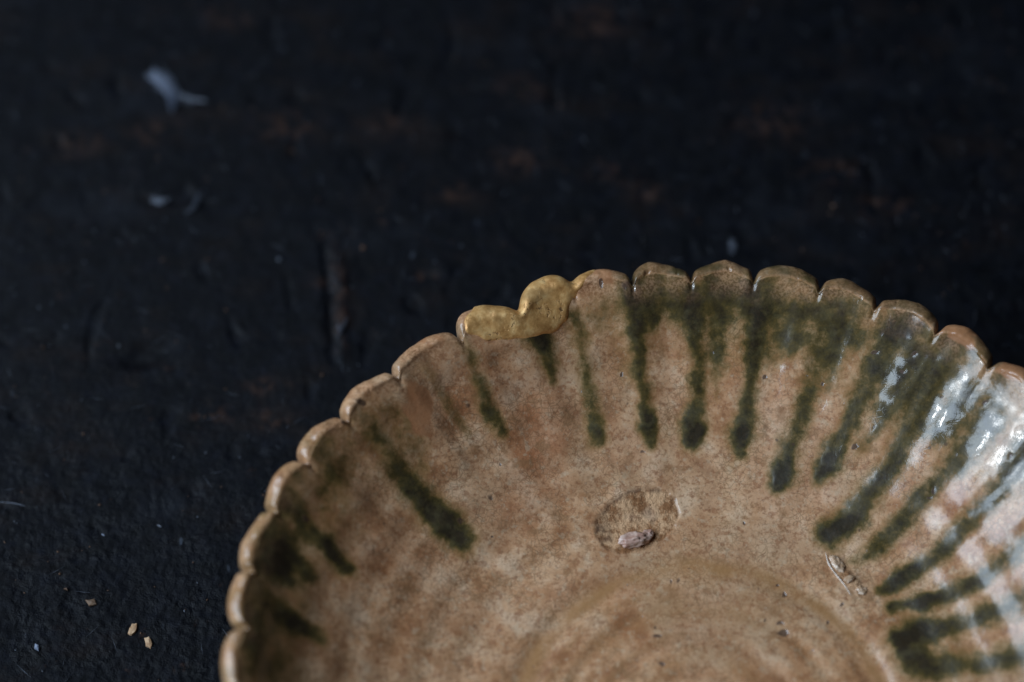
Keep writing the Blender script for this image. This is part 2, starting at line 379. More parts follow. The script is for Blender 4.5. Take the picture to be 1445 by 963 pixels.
    scol = n.mix(n.math('MULTIPLY', n.attr('scar_dark'), n.mp(n.noise(330, 3), 0.36, 0.58, 0.2, 0.9)), scol, (0.10, 0.05, 0.03))
    base = n.mix(sc, base, scol)
    n.set(Base_Color=base)
    n.set(Roughness=n.math('ADD', n.mp(fine, 0.3, 0.7, 0.42, 0.6), n.math('MULTIPLY', sc, 0.3)))
    n.set(Coat_Weight=n.math('MULTIPLY', n.math('SUBTRACT', 1.0, sc), n.mp(n.attr('edge'), 0.0, 1.0, 0.95, 0.7)), Coat_IOR=1.6,
          Coat_Roughness=n.math('ADD', n.mp(n.noise(200, 3), 0.35, 0.7, 0.07, 0.20), n.attr('low_wall')), Specular_IOR_Level=0.25)
    b1 = n.bump(mid, 0.5, 0.0004)
    b2 = n.bump(n.noise(1300, 4, 0.7), 0.55, 0.00010, b1)
    b3 = n.bump(n.math('MULTIPLY', sc, n.noise(1500, 4, 0.8)), 0.9, 0.0005, b2)
    b4 = n.bump(sk, 0.4, 0.0002, b3)
    c1 = n.bump(n.noise(170, 2, 0.5), 0.6, 0.00028, None, ('Coat Normal',))
    c2 = n.bump(n.math('SUBTRACT', n.noise(1100, 3, 0.7), n.math('MULTIPLY', line, 0.5)), 0.5, 0.000035, c1, ('Coat Normal',))
    n.bump(n.math('MULTIPLY', sk, -1.0), 0.5, 0.0002, c2, ('Coat Normal',))
    return n.m

def simple(name, c1, c2, scale, rough=0.6, bump=0.0002, bscale=None, **k):
    n = NT(name)
    n.set(Base_Color=n.mix(n.mp(n.noise(scale, 4, 0.65), 0.38, 0.62), c1, c2), Roughness=rough, **k)
    n.bump(n.noise(bscale or scale * 2, 4, 0.7), 0.8, bump)
    return n.m

def gold_mat():
    n = NT('matt_gold_lacquer')
    f = n.noise(500, 4, 0.7)
    base = n.ramp(f, [(0.3, (0.46, 0.215, 0.066)), (0.5, (0.70, 0.375, 0.13)), (0.68, (0.88, 0.56, 0.235))])
    pit = n.math('MULTIPLY', n.mp(n.noise(1500, 3, 0.7), 0.55, 0.65), n.mp(n.noise(230, 2), 0.50, 0.62))
    base = n.mix(n.math('MULTIPLY', pit, 0.8), base, (0.09, 0.04, 0.012))
    base = n.mix(n.mp(n.noise(170, 2), 0.55, 0.7, 0, 0.5), base, (0.36, 0.22, 0.09))
    n.set(Base_Color=base, Metallic=0.3, Roughness=n.mp(f, 0.3, 0.7, 0.33, 0.55))
    b = n.bump(n.noise(420, 3, 0.6), 0.4, 0.00015)
    b = n.bump(n.math('SUBTRACT', n.noise(2000, 3, 0.7), n.math('MULTIPLY', pit, 2.0)), 0.7, 0.00010, b)
    return n.m

def table_mat():
    n = NT('blackened_wood')
    w = n.warp(60, 0.006)
    base = n.ramp(n.noise(320, 5, 0.72), [(0.33, (0.0007, 0.0009, 0.0017)), (0.55, (0.0018, 0.0023, 0.0044)), (0.74, (0.0056, 0.0068, 0.0118))])
    gr = n.noise(70, 4, 0.65, n.stretch((1, 1.9, 1), (0, 0, 0.25), w))
    base = n.mix(n.mp(gr, 0.50, 0.72, 0, 0.45), base, (0.012, 0.007, 0.0055))
    base = n.mix(n.math('MULTIPLY', n.attr('rusty'), n.mp(n.noise(420, 4, 0.7), 0.44, 0.60, 0, 0.65)), base, (0.05, 0.025, 0.017))
    base = n.mix(n.math('MULTIPLY', n.mp(n.noise(210, 5, 0.78), 0.60, 0.70), n.mp(n.noise(25, 2), 0.4, 0.65, 0, 0.5)), base, (0.045, 0.022, 0.014))
    base = n.mix(n.mp(n.noise(38, 3, 0.6, n.stretch((1, 1.5, 1), (0, 0, -0.5))), 0.55, 0.75, 0, 0.45), base, (0.012, 0.014, 0.020))
    fib = n.math('MULTIPLY', n.mp(n.vor(260, 'F1', n.stretch((1, 0.28, 1), (0, 0, 0.9), w)), 0.03, 0.10, 1, 0), n.mp(n.noise(40, 2), 0.5, 0.62))
    base = n.mix(n.math('MULTIPLY', fib, 0.35), base, (0.11, 0.13, 0.17))
    n.set(Base_Color=base, Roughness=n.mp(n.noise(240, 4, 0.7), 0.35, 0.7, 0.48, 0.8), Specular_IOR_Level=0.15)
    b = n.bump(n.math('MULTIPLY', n.noise(260, 5, 0.7), n.mp(n.attr('crusty'), 0, 1, 0.2, 1)), 0.9, 0.0007)
    n.bump(n.noise(1400, 4, 0.7), 0.7, 0.00022, b)
    return n.m

M_CER = ceramic(); M_GOLD = gold_mat(); M_TABLE = table_mat()

# ------------------------------------------------------------------ dish geometry
#            angle, radius of each notch in the rim (clockwise from the left), height of the lobe that follows
NOTCH = [(171.36, 68.6, 1.4), (163.83, 70.3, 1.3), (155.32, 71.0, 1.4), (147.8, 71.0, 1.5), (140.09, 70.6, 1.6),
         (131.38, 70.5, 1.7), (121.47, 70.1, 2.6), (112.93, 68.9, 2.7), (105.34, 71.2, 1.7), (97.77, 70.4, 2.3),
         (90.09, 70.5, 2.4), (82.07, 70.9, 2.1), (73.62, 71.3, 1.9), (66.21, 71.3, 2.1), (57.9, 71.5, 2.1), (50.02, 71.2, 2.0)]
for k in range(1, 29):
    a = 50.02 - (50.02 + 188.64) * k / 29; rk = 68.0 + 3.1 * min(1, (28.6 - k) / 5)
    NOTCH.append((a + random.uniform(-.4, .4) * (k < 28), rk + random.uniform(-.2, .2), 1.3 + .8 * min(1, (28.6 - k) / 5)))
NOTCH = [(q[0], q[1], q[2] * (1.0 if q[2] > 2.5 else 0.85)) for q in NOTCH]
NA = np.array([q[0] for q in NOTCH]); NR = np.array([q[1] for q in NOTCH]); NAMP = np.array([q[2] for q in NOTCH])
NA2 = np.concatenate([NA, [NA[0] - 360]]); NR2 = np.concatenate([NR, [NR[0]]])
NRS = sum(np.roll(NR, j) for j in range(-3, 4)) / 7; NRS = np.concatenate([NRS, [NRS[0]]])

def lobes(th):
    """th in degrees -> (mean rim radius, lobe height 0..1, lobe amplitude, notch sharpness, lobe id)"""
    t = (th - (NA[0] - 360)) % 360 + (NA[0] - 360)          # in (NA0-360, NA0]
    k = np.clip(np.searchsorted(-NA2, -t, side='right') - 1, 0, len(NA) - 1)
    u = (NA2[k] - t) / (NA2[k] - NA2[k + 1])
    R0 = NR2[k] + u * (NR2[k + 1] - NR2[k])
    skew = 0.05 + 0.10 * np.sin(k * 2.3); uu = np.clip(u + skew * np.sin(np.pi * u), 0, 1)
    h = 1 - np.abs(2 * uu - 1) ** np.where((k == 6) | (k == 7), 2.4, 1.75 + 0.35 * np.sin(k * 4.1 + 1))
    R0s = NRS[k] + u * (NRS[k + 1] - NRS[k])
    return R0, h, NAMP[k], np.minimum(u, 1 - u), k, R0s, u

FLOOR = 9.3
def profile():
    """(r, z, zone) inner centre -> rim -> outside -> foot -> underside centre; zone: 0 inner,1 lip,2 outer"""
    pr = []
    for q in np.linspace(0.02, 68.0, 352):
        z = FLOOR if q < 30 else FLOOR + 16.7 * ((q - 30) / 38) ** 2.35
        # soft shoulder at the edge of the well
        z += 0.30 * math.exp(-((q - 31.5) / 1.9) ** 2) - 0.52 * math.exp(-((q - 28.2) / 1.8) ** 2) + 0.10 * math.sin(q * 1.15) + 0.05 * math.sin(q * 2.3 + 1) * (1 if q < 27 else math.exp(-(q - 27) / 3))
        z -= 0.35 * (1 - min(1, q / 27)) 
        pr.append((q, z, 0))
    zr = pr[-1][1]
    for q, z in [(68.10, zr + .12), (68.22, zr + .24), (68.36, zr + .31), (68.52, zr + .33), (68.75, zr + .28), (69.0, zr + .19), (69.25, zr + .06), (69.5, zr - .10),
                 (69.75, zr - .30), (69.98, zr - .54), (70.15, zr - .80), (70.25, zr - 1.10), (70.3, zr - 1.47), (70.24, zr - 1.87), (70.0, zr - 2.35), (69.6, zr - 2.9)]:
        pr.append((q, z, 1))
    for t in np.linspace(0, 1, 60)[1:]:
        q = 69.6 - t * 32; z0 = zr - 2.9
        pr.append((q, z0 - (z0 - 4.6) * (1 - (1 - t) ** 1.75), 2))
    for q, z in [(36.5, 3.6), (36.2, 2.0), (36.0, 0.5), (35.6, 0.1), (35, 0.0), (33, 0.0), (32.4, 0.15), (32.2, 0.6), (32, 2.0), (31.5, 3.0), (28, 3.4), (15, 3.6), (0.02, 3.6)]:
        pr.append((q, z, 3))
    return np.array(pr)
PROF = profile()

def dish_surface(th, prof):
    """th (cols,) degrees, prof (rows,3) -> P (rows, cols, 3)"""
    q = prof[:, 0][:, None]; z = prof[:, 1][:, None]; zone = prof[:, 2][:, None]
    R0, h, amp, nd, k = lobes(th)[:5]
    T = np.radians(th)[None, :]
    rim = (q / 70.3) ** 3
    R0s = lobes(th)[5]; R0 = R0s + (R0 - R0s) * np.where(zone == 0, sst(60, 67, q), 1.0) - 0.0 * T
    u_ = lobes(th)[6]; hs = (0.5 - 0.5 * np.cos(2 * np.pi * u_))[None]
    # inside the flutes die away down the wall, outside they stay deep
    f = np.where(zone == 0, 0.72 * sst(64.6, 68.0, q) ** 1.7, np.where(zone == 1, 0.72 + 0.28 * sst(68.0, 69.3, q), np.where(zone == 2, sst(38, 69.6, q), 0)))
    R = q + rim * (R0 - 70.3) + f * (h * amp)[None] + np.where(zone == 0, 0.48 * sst(42, 60, q) * (1 - sst(64, 68.0, q)), 0) * (hs - .5)
    # the V cut between lobes bites into the lip
    vcut = np.exp(-(nd / 0.045) ** 2)[None]
    R = R - np.where(zone >= 1, np.where(zone == 1, 1.0, 1.0) * f, f ** 3 * 0.25) * vcut * 0.6
    Z = z + 0 * T
    Z = Z - vcut * np.where(zone == 1, 0.75, np.where(zone == 0, sst(66.3, 68.0, q) * 0.6, 0))
    Z = Z + 0.35 * (h - 0.5)[None] * np.where(zone <= 1, sst(62, 68.0, q), 0)
    # hand-shaped waver
    cx, cy = np.cos(T), np.sin(T)
    n1 = perlin(cx * R / 16, cy * R / 16, 4.2); wz = sst(0, 60, q)
    Z = Z + 0.30 * n1 * np.where(zone <= 2, 1, 0)
    n2 = perlin(cx * 11, cy * 11 , q * 0.045 + 9)                 # long radial strokes on the wall
    n3 = perlin(cx * 30, cy * 30, q * 0.05 + 2)
    wall = np.where(zone <= 1, sst(31, 44, q) , 0) * np.ones_like(T)
    Z = Z - wall * 0.20 * n2 - np.where(zone <= 1, sst(46, 62, q), 0) * 0.12 * n3
    X, Y = R * cx, R * cy
    n4 = fbm(X / 3.2, Y / 3.2, Z / 3.2, 3)
    Z = Z + np.where(zone <= 2, 0.035, 0) * n4 + np.where(zone == 1, 0.12, 0) * perlin(X / 1.2, Y / 1.2, 7.) + np.where(zone == 1, 0.34, 0) * perlin(X / 4.0, Y / 4.0, 2.) - np.where(zone == 1, 0.35, 0) * sst(.45, .8, perlin(X / 1.6, Y / 1.6, 12.))
    return np.stack([X, Y, Z], -1), R

def ell(x, y, E):
    dx, dy = x - E[0], y - E[1]
    return np.hypot(E[2] * dx + E[3] * dy, E[4] * dx + E[5] * dy)

th = np.concatenate([np.linspace(188, -22, 1750), np.linspace(-22.8, -171.2, 190)])
P, RR = dish_surface(th, PROF)
X, Y = P[..., 0], P[..., 1]
inner = (PROF[:, 2] <= 0)[:, None] * np.ones_like(X)
lipz = ((PROF[:, 2] == 1)[:, None] * np.ones_like(X)) * 1.0
# --- colour maps of the glaze, stored on the surface
drips = list(DRIPS)
rr = random.Random(3)
ang = -8.0
while ang > -166:                       # the side nearest the viewer carries runs of its own
    a = math.radians(ang); r0, r1 = 70, rr.uniform(34, 52)
    w = rr.uniform(1.2, 2.2); da = rr.uniform(-.05, .05)
    drips.append([(r0 * math.cos(a), r0 * math.sin(a), w, .6), ((r0 + r1) / 2 * math.cos(a + da / 2), (r0 + r1) / 2 * math.sin(a + da / 2), w * .9, .8), (r1 * math.cos(a + da), r1 * math.sin(a + da), w * 1.1, 1)])
    ang -= rr.uniform(6, 10)
wx = X + 0.55 * perlin(X / 2.6, Y / 2.6, 1.1) + 0.22 * perlin(X / 0.9, Y / 0.9, 5.1)
wy = Y + 0.55 * perlin(X / 2.6, Y / 2.6, 8.1) + 0.22 * perlin(X / 0.9, Y / 0.9, 3.1)
green = np.zeros(X.shape, np.float32)
for dlist in drips:
    xs = [p[0] for p in dlist]; ys = [p[1] for p in dlist]
    box = (X > min(xs) - 8) & (X < max(xs) + 8) & (Y > min(ys) - 8) & (Y < max(ys) + 8)
    g = seg_mask(wx[box], wy[box], dlist)
    g = g ** 1.15; green[box] = np.maximum(green[box], g) + 0.35 * np.minimum(green[box], g)
ANG = np.degrees(np.arctan2(Y, X))
rimwash = sst(55, 66, RR) * (0.50 + 0.32 * perlin(X / 5, Y / 5, 2.2)) * sst(106, 98, ANG) * sst(20, 45, ANG + 20)
rimwash += sst(54, 68, RR) * (0.48 + .35 * perlin(X / 4, Y / 4, 3.)) * sst(125, 155, ANG)
green = np.clip(np.maximum(green, 0) + np.clip(rimwash, 0, 1) * (1 - green), 0, 1.1) * (inner + 0.5 * lipz).clip(0, 1)
rust = np.zeros_like(green); pink = np.zeros_like(green); cream = np.zeros_like(green)
for st in STAINS:
    dd = ell(wx + 0.8 * perlin(X / 4, Y / 4, 6.6), wy + 0.8 * perlin(X / 4, Y / 4, 2.6), st); m = st[6] * np.exp(-dd ** 2 * 0.8) if st[7] != 'R' else st[6] * sst(1.3, 0.6, dd)
    t = {'R': rust, 'P': pink, 'C': cream}[st[7]]; np.maximum(t, m, out=t)
for a0, wa, v in ((101.2, 1.5, .9), (55.2, 2.6, 1.0), (47.5, 2.0, .9), (124.5, 1.6, .45)):      # bare orange clay along the lip
    m = v * np.exp(-((ANG - a0) / wa) ** 2) * sst(66.9, 68.2, PROF[:, 0])[:, None] * (PROF[:, 2] <= 1)[:, None] * (1 + .6 * perlin(X / 1.5, Y / 1.5, 4.))
    np.maximum(rust, m, out=rust)
speck = np.zeros_like(green)
rs = random.Random(5)
specks = list(SPECKS) + [(R_ * math.cos(A_), R_ * math.sin(A_), rs.uniform(.10, .28), rs.uniform(.3, .7)) for R_, A_ in ((rs.uniform(5, 68) , rs.uniform(-.4, 3.3)) for _ in range(110))]
pit = np.zeros_like(green)
for x, y, r_, v in specks:
    box = (np.abs(X - x) < 3 * r_ + .4) & (np.abs(Y - y) < 3 * r_ + .4)
    sx_ = rs.uniform(.7, 1.3); dd = np.hypot((wx[box] - x) * sx_, (wy[box] - y) / sx_) / (r_ * 0.85)
    v2 = v * np.exp(-dd ** 2); speck[box] = np.maximum(speck[box], v2); pit[box] = np.maximum(pit[box], v2 * min(r_, .6) * (1 if rs.random() < .6 else -1))
ring = np.exp(-((RR - 27.6 + 0.8 * perlin(X / 9, Y / 9, 3.)) / 1.5) ** 2) * 1.0 + 0.3 * np.exp(-((RR - 24.2 - perlin(X / 7, Y / 7, 6.)) / .8) ** 2) + 0.25 * np.exp(-((RR - 16.3) / .7) ** 2) + 0.5 * np.exp(-((RR - 20.5) / 2.2) ** 2) + 0.35 * np.exp(-((RR - 12) / 2.0) ** 2)
ring = ring * inner
sd = ell(X + 0.35 * perlin(X / 1.5, Y / 1.5, 2.), Y + 0.35 * perlin(X / 1.5, Y / 1.5, 4.), SCAR)
scar = sst(1.04, 0.93, sd) * inner
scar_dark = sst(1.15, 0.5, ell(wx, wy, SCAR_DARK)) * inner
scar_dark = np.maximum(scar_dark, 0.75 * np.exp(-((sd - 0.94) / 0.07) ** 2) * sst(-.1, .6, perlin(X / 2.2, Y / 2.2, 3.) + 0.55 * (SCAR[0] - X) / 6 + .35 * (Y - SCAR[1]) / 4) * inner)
cx_, cy_ = CRUST[0][:2]
dcr = np.hypot((X - 22.7) * 0.72 + (Y - 25.3) * 0.70, ((X - 22.7) * 0.70 - (Y - 25.3) * 0.72) * 0.38)
crust_m = sst(1.5, 0.7, dcr + 0.3 * perlin(X / .7, Y / .7, 3.)) * inner
# relief that goes with the marks
dz = -0.27 * scar + 0.03 * np.exp(-((sd - 1.06) / 0.06) ** 2) * inner + 0.09 * scar * fbm(X / .8, Y / .8, 1., 3)
dz += 0.10 * sst(0.3, 0.9, green) * inner
dz += -0.22 * pit * inner + crust_m * (0.12 + 0.22 * fbm(X / .7, Y / .7, 5., 2))
dz += -0.04 * sst(.3, .6, rust) * inner
P[..., 2] += dz
edge = np.where((PROF[:, 2] == 1)[:, None], 1.0, sst(65.0, 68.0, PROF[:, 0])[:, None] * (PROF[:, 2] == 0)[:, None] * 0.8) * np.ones_like(X)
edge = np.where((PROF[:, 2] == 1)[:, None] & (PROF[:, 0] < 69.3)[:, None], 0.85, edge)
edge *= sst(150, 125, ANG) * 0.3 + 0.7
lip_olive_shade = lipz * sst(68.0, 68.45, PROF[:, 0])[:, None] * sst(104, 97, ANG) * (0.75 + 0.25 * sst(-0.3, 0.4, perlin(X / 4, Y / 4, 9.)))  # back lip: olive glaze, darkened further to stand for its shaded facet
lip_olive_shade = np.maximum(lip_olive_shade, lipz * 0.9 * sst(0.16, 0.03, lobes(th)[3])[None, :] * sst(135, 110, ANG).clip(.35, 1))  # shade between the lobes, painted into the notch colour
lip_olive_shade = lip_olive_shade * (1 - sst(.3, .6, rust))

dish = bpy.data.objects.new('scalloped_dish', None); col.objects.link(dish)
dish['label'] = 'shallow scalloped ceramic dish with cream glaze, green drips and a gold-mended rim'
dish['category'] = 'dish'
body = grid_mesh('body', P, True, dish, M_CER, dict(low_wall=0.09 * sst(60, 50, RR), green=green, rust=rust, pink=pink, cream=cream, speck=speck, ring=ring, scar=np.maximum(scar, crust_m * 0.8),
                 scar_dark=np.maximum(scar_dark, 0), edge=edge, lip_olive_shade=lip_olive_shade))

# ------------------------------------------------------------------ gold repair: lacquer laid over the broken rim
def poly_sd(x, y, poly):
    """signed distance, + inside"""
    d = np.full(x.shape, 1e9); ins = np.zeros(x.shape, bool); n = len(poly)
    for i in range(n):
        x0, y0 = poly[i]; x1, y1 = poly[(i + 1) % n]; dx, dy = x1 - x0, y1 - y0
        t = np.clip(((x - x0) * dx + (y - y0) * dy) / (dx * dx + dy * dy + 1e-9), 0, 1)
        d = np.minimum(d, np.hypot(x - x0 - t * dx, y - y0 - t * dy))
        cnd = ((y0 > y) != (y1 > y)) & (x < dx * (y - y0) / (dy + 1e-12) + x0); ins ^= cnd
    return np.where(ins, d, -d)
gth = np.linspace(122.5, 99.5, 420)
rows = np.where((PROF[:, 2] <= 1) & (PROF[:, 0] > 56) | ((PROF[:, 2] == 2) & (PROF[:, 0] > 66)))[0]
gp = PROF[rows]
idx = np.linspace(0, len(gp) - 1, 330); i0 = np.floor(idx).astype(int).clip(0, len(gp) - 2); fr = idx - i0
gprof = gp[i0] * (1 - fr)[:, None] + gp[i0 + 1] * fr[:, None]; gprof[:, 2] = np.round(gp[i0][:, 2])
GP, GR = dish_surface(gth, gprof)
dU = np.gradient(GP, axis=1); dV = np.gradient(GP, axis=0)
Nn = np.cross(dU, dV); Nn /= np.linalg.norm(Nn, axis=2)[..., None] + 1e-9
if Nn[40, 200, 2] < 0: Nn = -Nn
# smooth the normals so that the thickness is even over the lip
for _ in range(14):
    Nn[1:-1] = (Nn[:-2] + Nn[1:-1] * 2 + Nn[2:]) / 4; Nn[:, 1:-1] = (Nn[:, :-2] + Nn[:, 1:-1] * 2 + Nn[:, 2:]) / 4
Nn /= np.linalg.norm(Nn, axis=2)[..., None] + 1e-9
gs = poly_sd(GP[..., 0] + 0.3 * perlin(GP[..., 0] / 1.9, GP[..., 1] / 1.9, 1.), GP[..., 1] + 0.3 * perlin(GP[..., 0] / 1.9, GP[..., 1] / 1.9, 4.), GOLD)
for _ in range(10):
    gs[1:-1] = (gs[:-2] + 2 * gs[1:-1] + gs[2:]) / 4; gs[:, 1:-1] = (gs[:, :-2] + 2 * gs[:, 1:-1] + gs[:, 2:]) / 4
thin = 1 - 0.4 * sst(105.6, 104.4, gth)[None]
hh = -0.40 + 0.70 * sst(-0.25, 0.65, gs) * (0.55 + 0.45 * thin) + 0.08 * sst(0.3, 2.5, gs) * thin
hh = hh - 0.25 * sst(0.3, 1.5, gs) * sst(0, 1, np.abs(np.degrees(np.arctan2(GP[..., 1], GP[..., 0])) - 112.9) * -1 + 1)
hh = hh + sst(0, .6, gs) * (0.05 * fbm(GP[..., 0] / 2.2, GP[..., 1] / 2.2, GP[..., 2] / 2.2, 3))
GP = GP + Nn * hh[..., None]
wsm = sst(.2, .9, gs)[1:-1, :, None]
for _ in range(45):                      # the lacquer rounds over the lip
    GP[1:-1] += wsm * .5 * ((GP[:-2] + GP[2:]) / 2 - GP[1:-1])
GP = GP + Nn * (0.02 * sst(.3, 1.2, gs))[..., None]
wv = np.exp(-((gth - 112.9) / 1.15) ** 2) + 1.0 * np.exp(-((gth - 105.0) / 1.3) ** 2); wv = np.clip(wv, 0, 1)[None, 1:-1, None] * sst(0, .7, gs)[:, 1:-1, None]
for _ in range(260):                      # lacquer pools in the notches
    GP[:, 1:-1] += wv * 0.5 * ((GP[:, :-2] + GP[:, 2:]) / 2 - GP[:, 1:-1])
for _ in range(5):
    GP[1:-1] = (GP[:-2] + GP[1:-1] * 2 + GP[2:]) / 4
gold = grid_mesh('gold_repair', GP, False, dish, M_GOLD)
# drop the faces that lie well inside the clay
import bmesh
bm = bmesh.new(); bm.from_mesh(gold.data); bm.verts.ensure_lookup_table()
kill = [bm.verts[i] for i in np.where((gs < -0.35).ravel())[0]]
bmesh.ops.delete(bm, geom=kill, context='VERTS'); bm.to_mesh(gold.data); bm.free()

# ------------------------------------------------------------------ little lumps
def lump(name, mat, size, centre, rot, seed, parent=None, sub=4, rough=0.17, freq=1.7):
    bm = bmesh.new(); bmesh.ops.create_icosphere(bm, subdivisions=sub, radius=1.0)
    v = np.array([x.co[:] for x in bm.verts])
    n = fbm(v[:, 0] * freq + seed, v[:, 1] * freq, v[:, 2] * freq, 3) * rough * 1.6
    ridge = np.abs(perlin(v[:, 0] * 1.7 + seed, v[:, 1] * 1.7 + 3, v[:, 2] * 1.7)) * 0.4
    v = v * (1 + n - ridge)[:, None] * np.array(size)[None]
    for a, b in zip(bm.verts, v): a.co = Vector(b) * MM
    me = bpy.data.meshes.new(name); bm.to_mesh(me); bm.free(); me.shade_smooth(); me.materials.append(mat)
    o = bpy.data.objects.new(name, me); col.objects.link(o); o.location = Vector(centre) * MM; o.rotation_euler = rot
    o.parent = parent; return o
M_FRAG = simple('pinkish_clay', (0.42, 0.23, 0.17), (0.64, 0.45, 0.36), 500, 0.45, 0.00015, Coat_Weight=0.4, Coat_Roughness=0.3)
M_CRUST = simple('pale_crust', (0.50, 0.31, 0.18), (0.66, 0.50, 0.37), 500, 0.4, 0.00008, Coat_Weight=0.7, Coat_Roughness=0.15)
f0 = FRAGMENT[0]
lump('clay_fragment', M_FRAG, (2.5, 1.25, 0.95), (f0[0] - .1, f0[1] + 0.1, 9.75), (0.12, 0, 0.22), 3.1, dish)
lump('clay_fragment', M_FRAG, (1.1, 0.8, 0.45), (f0[0] + 1.9, f0[1] + 1.1, 9.6), (0, 0, 0.5), 8.1, dish)
lump('kiln_crust', M_CRUST, (1.75, 0.85, 0.6), (CRUST[0][0], CRUST[0][1], CRUST[0][2] + 0.05), (0, 0.1, -0.95), 5.5, dish)
lump('kiln_crust', M_CRUST, (1.0, 0.8, 0.42), (CRUST[1][0], CRUST[1][1], CRUST[1][2] + 0.05), (0, 0, -0.7), 1.5, dish)
lump('kiln_crust', M_CRUST, (0.9, 0.6, 0.4), (23.0, 25.0, 9.75), (0, 0, 0.4), 2.5, dish, 3)

def tube(name, pts, rad, mat, parent=None, seg=8, taper=True, wob=0.0, seed=0):
    pts = [Vector(p) for p in pts]
    # Catmull-Rom resample
    out = []
    ext = [pts[0] * 2 - pts[1]] + pts + [pts[-1] * 2 - pts[-2]]
    for i in range(1, len(ext) - 2):
        for t in np.linspace(0, 1, 7)[:-1]:
            p0, p1, p2, p3 = ext[i - 1:i + 3]
            out.append(0.5 * ((2 * p1) + (p2 - p0) * t + (2 * p0 - 5 * p1 + 4 * p2 - p3) * t * t + (3 * p1 - p0 - 3 * p2 + p3) * t ** 3))
    out.append(pts[-1]); n = len(out); vs_, fs = [], []
    rg = random.Random(seed)
    for i, p in enumerate(out):
        tg = (out[min(i + 1, n - 1)] - out[max(i - 1, 0)]).normalized()
        a = tg.orthogonal().normalized(); b = tg.cross(a)
        f = i / (n - 1); rr_ = rad * (math.sin(math.pi * (0.12 + 0.8 * f)) if taper else 1) * (1 + rg.uniform(-wob, wob))
        for k in range(seg):
            an = 2 * math.pi * k / seg; vs_.append((p + (a * math.cos(an) + b * math.sin(an)) * rr_) * MM)
    for i in range(n - 1):
        for k in range(seg): fs.append((i * seg + k, i * seg + (k + 1) % seg, (i + 1) * seg + (k + 1) % seg, (i + 1) * seg + k))
    fs += [tuple(range(seg))[::-1], tuple(range((n - 1) * seg, n * seg))]
    me = bpy.data.meshes.new(name); me.from_pydata(vs_, [], fs); me.shade_smooth(); me.materials.append(mat)
    o = bpy.data.objects.new(name, me); col.objects.link(o); o.parent = parent; return o
# raised pale seam along the crust
seam = [(CRUST[2][0] - .1, CRUST[2][1] + .2, 9.75), (20.0, 28.0, 9.62), (CRUST[3][0] - .25, CRUST[3][1] - .5, 9.55), (22.1, 24.4, 9.52), (CRUST[4][0] + .1, CRUST[4][1] - .2, 9.45)]
M_SEAM = simple('pale_glaze', (0.55, 0.42, 0.32), (0.68, 0.56, 0.46), 800, 0.25, 0.0001, Coat_Weight=1.0)
tube('glaze_ridge', seam, 0.15, M_SEAM, dish, wob=.25, seed=4)

# ------------------------------------------------------------------ table
def axis(lo, hi, a, b, step):
    mid = np.arange(a, b, step)
    def run(start, end):
        out = []; x = start; st = step
        while abs(x - start) < abs(end - start): st *= 1.35; x = x + st * np.sign(end - start); out.append(x)
        out[-1] = end; return out
    return np.array(run(a, lo)[::-1] + list(mid) + run(mid[-1], hi))
ax = axis(-520, 480, -135, 80, 0.30); ay = axis(-420, 560, -20, 165, 0.30)
TX, TY = np.meshgrid(ax, ay)
fin = sst(70, 20, TY + 0.25 * TX + 0) * 0.0 + sst(75, 15, TY)          # coarser, crusted grain towards the near left
TZ = 0.16 * fbm(TX / 14, TY / 20, 1.0, 3) + 0.055 * fbm(TX / 3.0, TY / 3.6, 4.0, 3)
crusty = fbm(TX / 1.1, TY / 1.1, 7.0, 2)
TZ += (0.025 + 0.12 * fin) * crusty
dents = perlin(TX / 4.5, TY / 7, 3.0); TZ -= 0.25 * sst(0.35, 0.7, dents)
def pl(xx, yy, pts): return seg_mask(xx, yy, pts)
wxx = TX + 0.7 * perlin(TX / 3, TY / 3, 2.); wyy = TY + 0.5 * perlin(TX / 3, TY / 3, 5.)
crk = pl(wxx, wyy, [(x, y, .75, v) for (x, y), v in zip(CRACK, (.3, .6, 1, 1, .8, .3))])
TZ -= 0.5 * crk; lipc = pl(wxx - 1.7, wyy, [(x, y, .9, v) for (x, y), v in zip(CRACK, (.2, .6, 1, 1, .8, .3))]); TZ += 0.35 * lipc
for x, y, r_ in PITS: TZ -= 0.55 * np.exp(-(((wxx - x) / r_) ** 2 + ((wyy - y) / (r_ * .55)) ** 2))
rusty = 0.8 * lipc
for x, y, r_ in RUSTY: rusty = np.maximum(rusty, np.exp(-(((wxx - x) / r_) ** 2 + ((wyy - y) / (r_ * .6)) ** 2)))
inside = np.hypot(TX, TY) < 42
TZ = np.where(inside, np.minimum(TZ, 0) * .3 - 0.05, TZ) - 0.25
TP = np.stack([TX, TY, TZ], -1)
# turn the rim of the sheet down so that the top has thickness
TP[0, :, 2] = TP[-1, :, 2] = -40; TP[:, 0, 2] = TP[:, -1, 2] = -40
table = grid_mesh('table_top', TP, False, None, M_TABLE, dict(rusty=rusty, crusty=fin)); table['kind'] = 'structure'

